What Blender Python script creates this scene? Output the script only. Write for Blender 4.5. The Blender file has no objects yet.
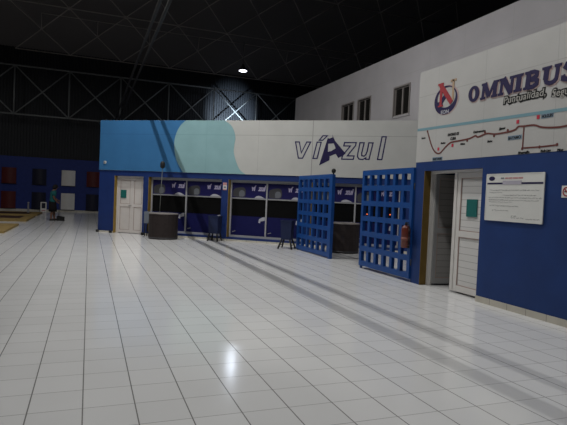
import bpy, math, random
from mathutils import Vector, Matrix
random.seed(7)
S = bpy.context.scene
C = S.collection
PI = math.pi

# ------------------------------------------------------------------ materials
def mat(name, col, rough=0.6, spec=0.3, metal=0.0, noise=0.0, nscale=6.0, emit=None, estr=0.0, lines=None, linecol=None, bump=0.0):
    m = bpy.data.materials.new(name); m.use_nodes = True
    nt = m.node_tree; N = nt.nodes; L = nt.links
    b = N['Principled BSDF']
    b.inputs['Base Color'].default_value = (*col, 1)
    b.inputs['Roughness'].default_value = rough
    b.inputs['Specular IOR Level'].default_value = spec
    b.inputs['Metallic'].default_value = metal
    src = None
    if noise > 0 or bump > 0:
        tc = N.new('ShaderNodeTexCoord'); nz = N.new('ShaderNodeTexNoise')
        nz.inputs['Scale'].default_value = nscale; nz.inputs['Detail'].default_value = 5
        L.new(tc.outputs['Object'], nz.inputs['Vector'])
        if noise > 0:
            r = N.new('ShaderNodeMapRange'); r.inputs['From Min'].default_value = .3; r.inputs['From Max'].default_value = .7
            r.inputs['To Min'].default_value = 1 - noise; r.inputs['To Max'].default_value = 1 + noise
            L.new(nz.outputs['Fac'], r.inputs['Value'])
            mx = N.new('ShaderNodeVectorMath'); mx.operation = 'SCALE'; mx.inputs[0].default_value = col
            L.new(r.outputs['Result'], mx.inputs['Scale']); src = mx.outputs['Vector']
        if bump > 0:
            bp = N.new('ShaderNodeBump'); bp.inputs['Strength'].default_value = bump; bp.inputs['Distance'].default_value = .02
            L.new(nz.outputs['Fac'], bp.inputs['Height']); L.new(bp.outputs['Normal'], b.inputs['Normal'])
    if lines:
        # panel joints: (axis, position, width) in object space, or (axis, period, width, 'p')
        tc = N.new('ShaderNodeTexCoord'); sp = N.new('ShaderNodeSeparateXYZ'); L.new(tc.outputs['Object'], sp.inputs[0])
        acc = None
        for ln in lines:
            o = sp.outputs[ln[0]]
            if len(ln) == 4:
                a = N.new('ShaderNodeMath'); a.operation = 'PINGPONG'; a.inputs[1].default_value = ln[1] / 2
                L.new(o, a.inputs[0]); d = a.outputs[0]
            else:
                a = N.new('ShaderNodeMath'); a.operation = 'SUBTRACT'; a.inputs[1].default_value = ln[1]; L.new(o, a.inputs[0])
                ab = N.new('ShaderNodeMath'); ab.operation = 'ABSOLUTE'; L.new(a.outputs[0], ab.inputs[0]); d = ab.outputs[0]
            lt = N.new('ShaderNodeMath'); lt.operation = 'LESS_THAN'; lt.inputs[1].default_value = ln[2] / 2; L.new(d, lt.inputs[0])
            if acc is None: acc = lt.outputs[0]
            else:
                mxm = N.new('ShaderNodeMath'); mxm.operation = 'MAXIMUM'; L.new(acc, mxm.inputs[0]); L.new(lt.outputs[0], mxm.inputs[1]); acc = mxm.outputs[0]
        mix = N.new('ShaderNodeMix'); mix.data_type = 'RGBA'
        L.new(acc, mix.inputs['Factor'])
        if src is not None: L.new(src, mix.inputs['A'])
        else: mix.inputs['A'].default_value = (*col, 1)
        mix.inputs['B'].default_value = (*(linecol or (.2, .2, .2)), 1)
        src = mix.outputs['Result']
    if src is not None: L.new(src, b.inputs['Base Color'])
    if emit:
        b.inputs['Emission Color'].default_value = (*emit, 1); b.inputs['Emission Strength'].default_value = estr
    return m

TX, TY, TS = .0037, 3.5665, .333
def floor_mat():
    m = bpy.data.materials.new('glazed_floor_tiles'); m.use_nodes = True
    nt = m.node_tree; N = nt.nodes; L = nt.links; b = N['Principled BSDF']
    tc = N.new('ShaderNodeTexCoord'); sp = N.new('ShaderNodeSeparateXYZ'); L.new(tc.outputs['Object'], sp.inputs[0])
    def M(op, a, bb=None):
        n = N.new('ShaderNodeMath'); n.operation = op
        for i, v in enumerate((a, bb)):
            if v is None: continue
            if isinstance(v, (int, float)): n.inputs[i].default_value = v
            else: L.new(v, n.inputs[i])
        return n.outputs[0]
    u = M('DIVIDE', M('SUBTRACT', sp.outputs[0], TX), TS); v = M('DIVIDE', M('SUBTRACT', sp.outputs[1], TY), TS)
    def dist(w): return M('MULTIPLY', M('PINGPONG', w, .5), TS)
    gx = M('LESS_THAN', dist(u), .0042); gy = M('LESS_THAN', dist(v), .0030)
    cb = N.new('ShaderNodeCombineXYZ'); L.new(M('FLOOR', u), cb.inputs[0]); L.new(M('FLOOR', v), cb.inputs[1])
    wn = N.new('ShaderNodeTexWhiteNoise'); wn.noise_dimensions = '3D'; L.new(cb.outputs[0], wn.inputs['Vector'])
    nz = N.new('ShaderNodeTexNoise'); nz.inputs['Scale'].default_value = 1.3; nz.inputs['Detail'].default_value = 6; L.new(tc.outputs['Object'], nz.inputs['Vector'])
    k = M('ADD', M('MULTIPLY', wn.outputs['Value'], .05), M('ADD', M('MULTIPLY', nz.outputs['Fac'], .10), .90))
    sc = N.new('ShaderNodeVectorMath'); sc.operation = 'SCALE'; sc.inputs[0].default_value = (.76, .76, .755); L.new(k, sc.inputs['Scale'])
    m1 = N.new('ShaderNodeMix'); m1.data_type = 'RGBA'; L.new(gy, m1.inputs['Factor']); L.new(sc.outputs[0], m1.inputs['A']); m1.inputs['B'].default_value = (.36, .355, .35, 1)
    m2 = N.new('ShaderNodeMix'); m2.data_type = 'RGBA'; L.new(gx, m2.inputs['Factor']); L.new(m1.outputs['Result'], m2.inputs['A']); m2.inputs['B'].default_value = (.23, .225, .22, 1)
    L.new(m2.outputs['Result'], b.inputs['Base Color'])
    b.inputs['Roughness'].default_value = .15; b.inputs['Specular IOR Level'].default_value = .5
    bp = N.new('ShaderNodeBump'); bp.inputs['Strength'].default_value = .06; bp.inputs['Distance'].default_value = .01
    n2 = N.new('ShaderNodeTexNoise'); n2.inputs['Scale'].default_value = 4; L.new(tc.outputs['Object'], n2.inputs['Vector'])
    L.new(n2.outputs['Fac'], bp.inputs['Height']); L.new(bp.outputs['Normal'], b.inputs['Normal'])
    return m

WHITE = (.48, .48, .455)
M = dict(
    floor=floor_mat(),
    fascia=mat('white_render', WHITE, .7, .25, noise=.04, nscale=2.0, lines=[(2, 3.34, .012), (0, 3.85, .010), (0, 7.32, .022), (0, 5.6, .006)], linecol=(.30, .29, .28)),
    fascia_r=mat('white_render_panels', (.45, .445, .43), .7, .25, noise=.04, nscale=2.0, lines=[(2, 3.36, .010), (0, .54, .006), (0, 1.66, .008), (0, 2.94, .008), (0, 4.1, .008)], linecol=(.36, .35, .34)),
    upper=mat('grey_pink_render', (.42, .405, .418), .8, .2, noise=.06, nscale=1.2, lines=[(2, 5.3, .012), (0, 2.4, .5, 'p')][:1] + [(0, x, .012) for x in (4.2, 7.5, 10.0, 11.4, 13.0)], linecol=(.38, .37, .37)),
    blue=mat('blue_gloss_paint', (.0105, .030, .135), .45, .35, noise=.10, nscale=3),
    blue_r=mat('deep_blue_paint', (.0105, .037, .15), .5, .3, noise=.12, nscale=2),
    gate=mat('bright_blue_gate_paint', (.006, .055, .225), .4, .4, noise=.08, nscale=6),
    mural=mat('mid_blue_mural', (.035, .148, .33), .6, .3, noise=.07, nscale=1.5, lines=[(2, 3.34, .012)], linecol=(.025, .10, .24)),
    teal=mat('pale_teal_mural', (.23, .39, .41), .6, .3, noise=.06, nscale=2, lines=[(2, 3.34, .012), (0, 3.85, .008)], linecol=(.17, .31, .33)),
    yellow=mat('ochre_jamb', (.27, .175, .035), .6, .3, noise=.1),
    coachgrey=mat('coach_grey_print', (.15, .16, .18), .6, .2),
    polegrey=mat('grey_pole', (.13, .14, .13), .5, .3),
    winframe=mat('pale_grey_frame', (.36, .36, .37), .45, .4, noise=.04),
    shadedlouver=mat('shaded_door_panel', (.26, .25, .24), .55, .3, lines=[(2, .11, .010, 'p')], linecol=(.16, .155, .15)),  # white door panel with the open leaf's shade put into its colour
    white=mat('white_metal', (.62, .60, .57), .4, .4, noise=.03),
    doorwhite=mat('white_door', (.62, .58, .55), .4, .4, noise=.03),
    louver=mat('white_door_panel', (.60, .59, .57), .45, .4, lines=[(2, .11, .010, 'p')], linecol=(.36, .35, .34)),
    groove=mat('brown_panel_bead', (.33, .24, .21), .5, .3),
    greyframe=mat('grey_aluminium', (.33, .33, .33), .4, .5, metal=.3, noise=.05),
    brownframe=mat('brown_grey_frame', (.22, .20, .19), .5, .4),
    glass=mat('dark_window_glass', (.006, .006, .006), .25, .12),
    glass2=mat('dark_upper_glass', (.015, .014, .013), .2, .3),
    navyfilm=mat('navy_window_film', (.014, .013, .085), .45, .2, noise=.06),
    navyfilm2=mat('deep_navy_film', (.009, .010, .070), .5, .15, noise=.06),
    navy=mat('navy_paint', (.018, .014, .085), .6, .3),
    navy2=mat('navy_letter_paint', (.013, .008, .058), .6, .3),
    red=mat('red_letter_paint', (.33, .03, .04), .6, .3),
    pink=mat('pink_print', (.48, .25, .25), .6, .2),
    gold=mat('tan_shadow_paint', (.42, .30, .20), .6, .3),
    shadowgrey=mat('grey_pink_outline', (.44, .33, .32), .7, .2),
    route=mat('brown_red_route', (.13, .035, .030), .6, .3),
    marker=mat('red_marker', (.50, .03, .06), .6, .3),
    plate=mat('blue_grey_plate', (.20, .28, .36), .6, .3),
    stripe=mat('light_blue_stripe', (.17, .31, .36), .6, .3),
    black=mat('black', (.012, .012, .012), .5, .3),
    ink=mat('faded_ink', (.22, .22, .23), .7, .2),
    lav=mat('lavender_highlight', (.42, .40, .46), .7, .2),
    slogan=mat('grey_white_print', (.42, .41, .38), .6, .2),
    paper=mat('white_board', (.66, .66, .63), .5, .3, noise=.02),
    lettwhite=mat('white_print', (.42, .42, .46), .6, .2),
    lilac=mat('pale_lilac_print', (.46, .42, .58), .6, .2),
    green=mat('teal_green_notice', (.010, .125, .115), .5, .3, noise=.05),
    drum=mat('dark_brown_wood', (.026, .019, .018), .6, .25, noise=.2, nscale=9, lines=[(2, .12, .008, 'p')], linecol=(.02, .015, .014)),
    drumtop=mat('grey_lid', (.20, .18, .17), .6, .3, noise=.15),
    greybox=mat('grey_cabinet', (.16, .18, .21), .5, .3, noise=.06),
    darkgrey=mat('dark_grey_metal', (.05, .05, .055), .5, .4),
    binblue=mat('dark_blue_plastic', (.012, .020, .062), .5, .3, noise=.1),
    ext=mat('red_extinguisher', (.13, .026, .016), .35, .5, noise=.08),
    extlabel=mat('faded_red_label', (.22, .08, .06), .5, .3),
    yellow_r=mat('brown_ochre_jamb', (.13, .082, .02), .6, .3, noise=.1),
    skirt=mat('cream_skirting_tile', (.50, .47, .40), .35, .4, noise=.06, lines=[(0, .333, .008, 'p')], linecol=(.20, .18, .15)),
    farblue=mat('far_blue_wall', (.016, .032, .17), .55, .25, noise=.1),
    farred=mat('far_red_panel', (.085, .012, .012), .5, .3, noise=.1),
    fardark=mat('far_navy_panel', (.010, .011, .028), .5, .3, noise=.1),
    farwhite=mat('far_white_panel', (.68, .66, .63), .5, .3, noise=.03),
    tan=mat('tan_mat_border', (.27, .19, .075), .8, .15, noise=.15, nscale=4),
    matdark=mat('dark_red_mat_pile', (.055, .03, .028), .9, .1, noise=.25, nscale=6),
    truss=mat('grey_truss_steel', (.17, .18, .18), .5, .4, noise=.08),
    rods=mat('dark_space_frame_steel', (.33, .30, .28), .6, .3),
    roof=mat('dark_roof_deck', (.13, .122, .122), .9, .1),
    clad=mat('corrugated_dark_cladding', (.014, .016, .020), .55, .3),
    plain=mat('dull_hall_wall', (.05, .05, .055), .8, .2),
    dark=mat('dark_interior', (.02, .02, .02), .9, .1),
    bulb=mat('lamp_diffuser', (.9, .9, 1), .5, .2, emit=(.86, .86, 1.0), estr=14),
    led=mat('orange_red_led', (.8, .1, .02), .5, .2, emit=(1, .16, .05), estr=1.3),
    skin=mat('brown_skin', (.17, .085, .055), .55, .3),
    hair=mat('black_hair', (.012, .010, .010), .7, .2),
    shirt=mat('teal_shirt', (.014, .10, .105), .8, .2, noise=.15),
    cloth=mat('black_skirt_cloth', (.014, .012, .013), .9, .1),
    shoe=mat('dark_shoes', (.018, .014, .013), .6, .3),
)

# ------------------------------------------------------------------ mesh builder
class MB:
    def __init__(s): s.v = []; s.f = []; s.sm = []
    def add(s, vs, fs, smooth=False):
        o = len(s.v); s.v += [tuple(v) for v in vs]
        for f in fs: s.f.append([i + o for i in f]); s.sm.append(smooth)
        return s
    def box(s, x0, x1, y0, y1, z0, z1):
        v = [(x, y, z) for x in (x0, x1) for y in (y0, y1) for z in (z0, z1)]
        return s.add(v, [(0, 1, 3, 2), (4, 6, 7, 5), (0, 4, 5, 1), (2, 3, 7, 6), (0, 2, 6, 4), (1, 5, 7, 3)])
    def poly(s, pts, y0, y1):                       # outline in the x-z plane, y0 = front
        a = sum(pts[i][0] * pts[(i + 1) % len(pts)][1] - pts[(i + 1) % len(pts)][0] * pts[i][1] for i in range(len(pts)))
        if a < 0: pts = pts[::-1]
        n = len(pts)
        v = [(x, y0, z) for x, z in pts] + [(x, y1, z) for x, z in pts]
        f = [list(range(n)), list(range(2 * n - 1, n - 1, -1))] + [(i, i + n, (i + 1) % n + n, (i + 1) % n) for i in range(n)]
        return s.add(v, f)
    def ribbon(s, pts, w, y0, y1, closed=False):    # constant-width stroke in the x-z plane
        n = len(pts); Lp, Rp = [], []
        for i in range(n):
            p = Vector(pts[i])
            a = Vector(pts[(i - 1) % n]) if (closed or i > 0) else None
            b = Vector(pts[(i + 1) % n]) if (closed or i < n - 1) else None
            d1 = (p - a).normalized() if a is not None else None
            d2 = (b - p).normalized() if b is not None else None
            if d1 is None: d1 = d2
            if d2 is None: d2 = d1
            n1 = Vector((-d1.y, d1.x)); n2 = Vector((-d2.y, d2.x)); m = n1 + n2
            if m.length < 1e-4: m = n1
            m.normalize(); k = min(1 / max(m.dot(n1), .35), 2.2) * w / 2
            Lp.append(p + m * k); Rp.append(p - m * k)
        v = []
        for l, r in zip(Lp, Rp):
            v += [(l.x, y0, l.y), (r.x, y0, r.y), (l.x, y1, l.y), (r.x, y1, r.y)]
        f = []; e = n if closed else n - 1
        for i in range(e):
            a = 4 * i; b = 4 * ((i + 1) % n)
            f += [(a, a + 1, b + 1, b), (a + 2, b + 2, b + 3, a + 3), (a, b, b + 2, a + 2), (a + 1, a + 3, b + 3, b + 1)]
        if not closed: f += [(0, 2, 3, 1), (4 * n - 4, 4 * n - 3, 4 * n - 1, 4 * n - 2)]
        return s.add(v, f)
    def ell(s, cx, cz, rx, rz, y0, y1, n=32): return s.poly([(cx + rx * math.cos(2 * PI * i / n), cz + rz * math.sin(2 * PI * i / n)) for i in range(n)], y0, y1)
    def ring(s, cx, cz, ro, ri, y0, y1, n=40):      # ro, ri = (cx, cz, rx, rz)
        v = []
        for i in range(n):
            c, t = math.cos(2 * PI * i / n), math.sin(2 * PI * i / n)
            for q in (ro, ri):
                for y in (y0, y1): v.append((cx + q[0] + q[2] * c, y, cz + q[1] + q[3] * t))
        f = []
        for i in range(n):
            a = 4 * i; b = 4 * ((i + 1) % n)
            f += [(a, b, b + 2, a + 2), (a + 1, a + 3, b + 3, b + 1), (a, a + 1, b + 1, b), (a + 2, b + 2, b + 3, a + 3)]
        return s.add(v, f)
    def tube(s, p, q, r, n=10, r2=None, smooth=True):
        p, q = Vector(p), Vector(q); d = (q - p).normalized(); r2 = r if r2 is None else r2
        u = d.orthogonal().normalized(); w = d.cross(u)
        v = [p + (u * math.cos(2 * PI * i / n) + w * math.sin(2 * PI * i / n)) * r for i in range(n)]
        v += [q + (u * math.cos(2 * PI * i / n) + w * math.sin(2 * PI * i / n)) * r2 for i in range(n)]
        s.add(v, [(i, (i + 1) % n, (i + 1) % n + n, i + n) for i in range(n)], smooth)
        o = len(s.v) - 2 * n
        s.f += [[o + i for i in range(n - 1, -1, -1)], [o + n + i for i in range(n)]]; s.sm += [False, False]
        return s
    def lathe(s, prof, n=24, sx=1, sy=1, cx=0, cy=0, smooth=True):   # prof: (r, z[, xoff])
        v = []
        for q in prof:
            for i in range(n):
                a = 2 * PI * i / n
                v.append((cx + (q[2] if len(q) > 2 else 0) + q[0] * sx * math.cos(a), cy + q[0] * sy * math.sin(a), q[1]))
        f = []
        for k in range(len(prof) - 1):
            for i in range(n):
                f.append((k * n + i, k * n + (i + 1) % n, (k + 1) * n + (i + 1) % n, (k + 1) * n + i))
        o = len(s.v); s.add(v, f, smooth)
        s.f += [[o + i for i in range(n - 1, -1, -1)], [o + (len(prof) - 1) * n + i for i in range(n)]]; s.sm += [False, False]
        return s
    def mesh(s, verts, polys):
        return s.add(verts, polys)
    def build(s, name, m, parent=None, loc=None, rz=0.0, bevel=0.0):
        me = bpy.data.meshes.new(name); me.from_pydata(s.v, [], s.f); me.validate(); me.update()
        for p, b in zip(me.polygons, s.sm): p.use_smooth = b
        me.materials.append(M[m] if isinstance(m, str) else m)
        o = bpy.data.objects.new(name, me); C.objects.link(o)
        if parent is not None: o.parent = parent
        if loc is not None: o.location = loc
        o.rotation_euler = (0, 0, rz)
        if bevel:
            bm = o.modifiers.new('bevel', 'BEVEL'); bm.width = bevel; bm.segments = 2; bm.limit_method = 'ANGLE'
        return o

def tag(o, label=None, cat=None, group=None, kind=None):
    if label: o['label'] = label
    if cat: o['category'] = cat
    if group: o['group'] = group
    if kind: o['kind'] = kind
    return o
def empty(name, loc, rz=0.0):
    o = bpy.data.objects.new(name, None); C.objects.link(o); o.location = loc; o.rotation_euler = (0, 0, rz); o.empty_display_size = .1
    return o

def text_mb(mb, txt, size, x, z, y0, y1, shear=0.0, bold=0.0, width=None, align='LEFT'):
    """lettering from the built-in font, laid in the x-z plane with its baseline at z; width stretches it"""
    cu = bpy.data.curves.new('t', 'FONT'); cu.body = txt; cu.size = size; cu.shear = shear; cu.offset = bold; cu.resolution_u = 3
    cu.extrude = .0; ob = bpy.data.objects.new('t', cu); C.objects.link(ob)
    bpy.context.view_layer.update()
    me = bpy.data.meshes.new_from_object(ob.evaluated_get(bpy.context.evaluated_depsgraph_get()))
    vs = [v.co.copy() for v in me.vertices]; fs = [list(p.vertices) for p in me.polygons]
    bpy.data.objects.remove(ob); bpy.data.curves.remove(cu); bpy.data.meshes.remove(me)
    if not vs: return mb
    x0 = min(v.x for v in vs); x1 = max(v.x for v in vs)
    k = width / (x1 - x0) if width else 1.0
    ox = {'LEFT': x, 'CENTER': x - k * (x1 - x0) / 2, 'RIGHT': x - k * (x1 - x0)}[align]
    n = len(vs)
    P = [(ox + (v.x - x0) * k, y0, z + v.y) for v in vs]
    mb.add(P, fs)
    # side walls down to y1 along boundary edges give the letters their paint thickness
    ec = {}
    for f in fs:
        for i in range(len(f)):
            a, b = f[i], f[(i + 1) % len(f)]; kx = (min(a, b), max(a, b)); ec[kx] = ec.get(kx, 0) + 1
    o = len(mb.v); mb.v += [(p[0], y1, p[2]) for p in P]; base = o - n
    for (a, b), c in ec.items():
        if c == 1: mb.f.append([base + a, base + b, o + b, o + a]); mb.sm.append(False)
    return mb

# ------------------------------------------------------------------ camera
f_px, cam_h = 510.8, 1.45
fw = Vector((0.35679399, 0.93371733, -0.02949572)); rt = Vector((0.93368887, -0.35540054, 0.04376695)); up = Vector((-0.03038316, 0.04315561, 0.99860626))
cd = bpy.data.cameras.new('camera'); cam = bpy.data.objects.new('camera', cd); C.objects.link(cam)
cd.sensor_width = 36; cd.sensor_fit = 'HORIZONTAL'; cd.lens = f_px / 567 * 36; cd.clip_end = 200; cd.clip_start = .05
R = Matrix((rt, up, -fw)).transposed().to_4x4(); R.translation = (0, 0, cam_h); cam.matrix_world = R
S.camera = cam

# wall frames: local x runs to the right along the wall, local y into it
V0, VR = (0.4, 18.55), math.atan2(-.6, .8)
def VP(s, y=0, z=0): return (V0[0] + .8 * s + .6 * y, V0[1] - .6 * s + .8 * y, z)
O0, OR = (5.55, 7.87), -PI / 2
def OP(s, y=0, z=0): return (O0[0] + y, O0[1] - s, z)
U0 = (8.8, 22.07)
def UP(s, y=0, z=0): return (U0[0] + y, U0[1] - s, z)

# ------------------------------------------------------------------ floor, ceiling, hall walls
def struct(o, label=None, cat=None): return tag(o, label, cat, None, 'structure')
struct(MB().box(-12, 26, -8, 34, -.2, 0).build('floor', 'floor'), 'pale glossy square floor tiles with dark joints', 'floor')
pr_ = [(34.4, 9.0), (25.4, 14.6), (-8.2, 14.6), (-8.2, 14.8), (25.5, 14.8), (34.4, 9.25)]
cb_ = MB(); n_ = len(pr_)
cb_.add([(x, y, z) for x in (-12.2, 26.2) for y, z in pr_], [(0, 1, 4, 5), (1, 2, 3, 4), (11, 10, 7, 6), (10, 9, 8, 7)] + [(a, (a + 1) % 6, (a + 1) % 6 + 6, a + 6) for a in range(6)])
struct(cb_.build('ceiling', 'roof'), 'black roof deck high above the hall, sloping down at the far end', 'ceiling')
struct(MB().box(-12.2, -12, -8, 34, 0, 14.7).build('wall_left', 'plain'), 'dull wall closing the hall on the open side', 'wall')
struct(MB().box(-12, 5.55, -8.2, -8, 0, 14.7).build('wall_behind', 'plain'), 'dull wall closing the near end of the hall', 'wall')
struct(MB().box(26, 26.2, -8, 34, 0, 14.7).build('wall_outer', 'plain'), 'dull wall behind the two storey building', 'wall')
wb = struct(MB().box(-12, 26, 33.5, 33.9, 0, 3.17).build('wall_back', 'farblue'), 'dark blue wall at the far end of the hall', 'wall')
cm = MB(); per = .16; n = int(38 / per); pts = []
for i in range(n + 1):
    x = -12 + i * per
    pts += [(x, 33.62), (x + per * .4, 33.62), (x + per * .5, 33.56), (x + per * .9, 33.56)]
pts = [p for p in pts if p[0] <= 26]
vs = [(x, y, 3.17) for x, y in pts] + [(x, y, 9.5) for x, y in pts]; k = len(pts)
cm.add(vs, [(i, i + 1, i + 1 + k, i + k) for i in range(k - 1)])
cm.build('cladding', 'clad', wb)
struct(MB().box(-12, 8, 33.485, 33.5, 0, .11).build('baseboard_back', 'skirt'), 'pale skirting along the far blue wall', 'baseboard')

# ------------------------------------------------------------------ the diagonal booth wall (white, blue below)
VL, VE = -.1, 10.42
WIN = [(1.80, 4.42), (4.65, 7.12), (7.35, 9.97)]
DR = (.50, 1.60)
b = MB()
for a, e in ((VL, DR[0]), (DR[1], WIN[0][0]), (WIN[0][1], WIN[1][0]), (WIN[1][1], WIN[2][0]), (WIN[2][1], VE)): b.box(a, e, 0, .25, 0, 1.94)
for a, e in WIN: b.box(a, e, 0, .25, 0, .12)
b.box(VL, VE, 0, .25, 1.94, 2.12)
wm = struct(b.build('wall_middle', 'blue', loc=VP(0), rz=VR), 'angled booth wall, blue below and white with a blue mural above', 'wall')
MB().box(VL, VE, -.03, .25, 2.12, 3.8).build('fascia', 'fascia', wm)
MB().box(VL, VL + .2, .25, 6, 0, 3.8).build('return_wall', 'blue', wm)
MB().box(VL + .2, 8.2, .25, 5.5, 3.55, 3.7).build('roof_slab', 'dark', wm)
def bez(pts, n=10):
    out = []
    m = len(pts)
    for i in range(m - 1):
        p0 = Vector(pts[max(i - 1, 0)]); p1 = Vector(pts[i]); p2 = Vector(pts[i + 1]); p3 = Vector(pts[min(i + 2, m - 1)])
        for j in range(n):
            t = j / n
            q = .5 * ((2 * p1) + (p2 - p0) * t + (2 * p0 - 5 * p1 + 4 * p2 - p3) * t * t + (3 * p1 - p0 - 3 * p2 + p3) * t ** 3)
            out.append((q.x, q.y))
    out.append(tuple(pts[-1])); return out
left_edge = bez([(3.10, 3.798), (2.90, 3.62), (2.76, 3.35), (2.71, 3.05), (2.75, 2.70), (2.88, 2.38), (3.06, 2.122)])
right_edge = bez([(5.22, 2.122), (5.03, 2.25), (4.90, 2.48), (4.80, 2.78), (4.80, 3.0), (4.83, 3.25), (4.78, 3.46), (4.66, 3.65), (4.44, 3.798)])
MB().poly([(VL + .002, 2.122), (3.3, 2.122), (3.3, 3.798), (VL + .002, 3.798)], -.034, -.03).build('blue_mural', 'mural', wm)
MB().poly(left_edge + right_edge, -.038, -.03).build('teal_mural', 'teal', wm)
MB().box(DR[0], DR[0] + .012, -.004, .2, 0, 1.94).build('jamb', 'yellow', wm)
for a, e in WIN: MB().box(a, a + .012, -.004, .2, .12, 1.94).build('jamb', 'yellow', wm)
b = MB()
for a, e in ((VL, DR[0]), (DR[1], VE)): b.box(a, e, -.012, 0, 0, .055)
struct(b.build('baseboard_middle', 'skirt', loc=VP(0), rz=VR), 'pale skirting strip below the booth windows', 'baseboard')

# door 1
def door_leaf(parent, x0, x1, y, z0, z1, m='doorwhite', mp='doorwhite', rail=(.90, 1.0), stile=.075, mirror=False):
    lf = MB()
    lf.box(x0, x0 + stile, y, y + .045, z0, z1).box(x1 - stile, x1, y, y + .045, z0, z1)
    lf.box(x0 + stile, x1 - stile, y, y + .045, z0, z0 + .1).box(x0 + stile, x1 - stile, y, y + .045, z1 - stile, z1)
    lf.box(x0 + stile, x1 - stile, y, y + .045, *rail)
    o = lf.build('leaf', m, parent, bevel=.004)
    for a, c in ((z0 + .1, rail[0]), (rail[1], z1 - stile)):
        MB().box(x0 + stile, x1 - stile, y + .016, y + .03, a, c).build('panel', mp, o)
        g = MB(); q = .012
        xa, xb = x0 + stile, x1 - stile
        g.box(xa, xa + q, y + .004, y + .016, a, c).box(xb - q, xb, y + .004, y + .016, a, c).box(xa, xb, y + .004, y + .016, a, a + q).box(xa, xb, y + .004, y + .016, c - q, c)
        g.build('bead', 'groove', o)
    return o
d1 = struct(empty('door_1', VP(0), VR), 'white double door with a green notice in the booth wall', 'door')
MB().box(.512, .56, .14, .22, 0, 1.94).box(1.55, 1.60, .14, .22, 0, 1.94).box(.56, 1.55, .14, .22, 1.88, 1.94).build('frame', 'doorwhite', d1)
l1 = door_leaf(d1, .565, 1.095, .15, .015, 1.875)
door_leaf(d1, 1.10, 1.545, .15, .015, 1.875)
MB().box(.66, .87, .140, .1665, 1.20, 1.47).build('notice', 'green', l1)
MB().box(.99, 1.08, .115, .15, .945, .965).tube((1.0, .15, .955), (1.0, .11, .955), .012).build('handle', 'greyframe', l1)

# ticket windows of the booth
def booth_window(i, a, e, label):
    w = struct(empty('window_%d' % i, VP(0), VR), label, 'window')
    y = .19; mid = (a + e) / 2
    fr = MB().box(a + .013, a + .06, y - .03, y + .03, .12, 1.94).box(e - .045, e, y - .03, y + .03, .12, 1.94)
    fr.box(a + .06, e - .045, y - .03, y + .03, .12, .185)
    fr.build('frame', 'winframe', w)
    MB().box(a + .06, e - .045, y - .045, y + .03, 1.855, 1.94).build('header', 'greyframe', w)
    MB().box(mid - .022, mid + .022, y - .035, y + .03, .185, 1.855).build('mullion', 'winframe', w)
    for x0, x1 in ((a + .06, mid - .022), (mid + .022, e - .045)):
        W = x1 - x0
        MB().box(x0, x1, y + .01, y + .02, .185, 1.855).build('pane', 'glass', w)
        MB().box(x0, x1, y - .02, y + .02, 1.345, 1.385).build('transom', 'greyframe', w)
        bn = MB().box(x0, x1, y, y + .01, 1.385, 1.855).build('banner', 'navyfilm', w)
        MB().box(x0, x1, y - .002, y, 1.80, 1.855).build('top_band', 'navyfilm2', bn)
        t = MB(); text_mb(t, 'ví', .23, x0 + W * .57, 1.625, y - .003, y, .25, .011, width=.16); text_mb(t, 'zul', .23, x0 + W * .75, 1.625, y - .003, y, .25, .011, width=.27)
        t.build('lettering', 'lilac', bn)
        MB().box(x0 + W * .62, x0 + W * .93, y - .003, y, 1.555, 1.563).build('underline', 'navy2', bn)
        n = 16
        MB().poly([(x0 + W * (.66 + .29 * j / n), 1.39 + .075 * math.sin(PI * (j / n) ** .8)) for j in range(n + 1)], y - .004, y).build('swoosh', 'lettwhite', bn)
        # picture of a coach: pale front with dark windscreen
        MB().poly(bez([(x0 + .04, 1.42), (x0 + .03, 1.60), (x0 + .12, 1.68), (x0 + .34, 1.72), (x0 + .44, 1.66), (x0 + .46, 1.50), (x0 + .40, 1.41), (x0 + .2, 1.40)], 4), y - .003, y).build('coach_picture', 'darkgrey', bn)
        MB().poly(bez([(x0 + .25, 1.42), (x0 + .24, 1.55), (x0 + .30, 1.62), (x0 + .40, 1.60), (x0 + .43, 1.48), (x0 + .37, 1.42)], 4), y - .005, y).build('coach_front', 'coachgrey', bn)
        lf = MB().box(x0, x1, y, y + .01, .185, .80).build('lower_film', 'navyfilm2', w)
        q = x0 + W * .80
        MB().poly([(q, .62), (q + .06, .60), (q + .07, .66), (q + .21, .69), (q + .21, .80), (q + .13, .79), (q + .02, .73)], y - .004, y).build('logo_mark', 'lettwhite', lf)
        MB().poly([(x0 + .04, .27), (x0 + .17, .31), (x0 + .15, .33), (x0 + .05, .30)], y - .004, y).build('small_mark', 'ink', lf)
    return w
booth_window(1, *WIN[0], 'ticket window beside the white double door, navy banners above black glass')
booth_window(2, *WIN[1], 'middle ticket window with navy banners, right of the striped sticker')
booth_window(3, *WIN[2], 'ticket window partly hidden behind the two blue lattice gates')

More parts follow.
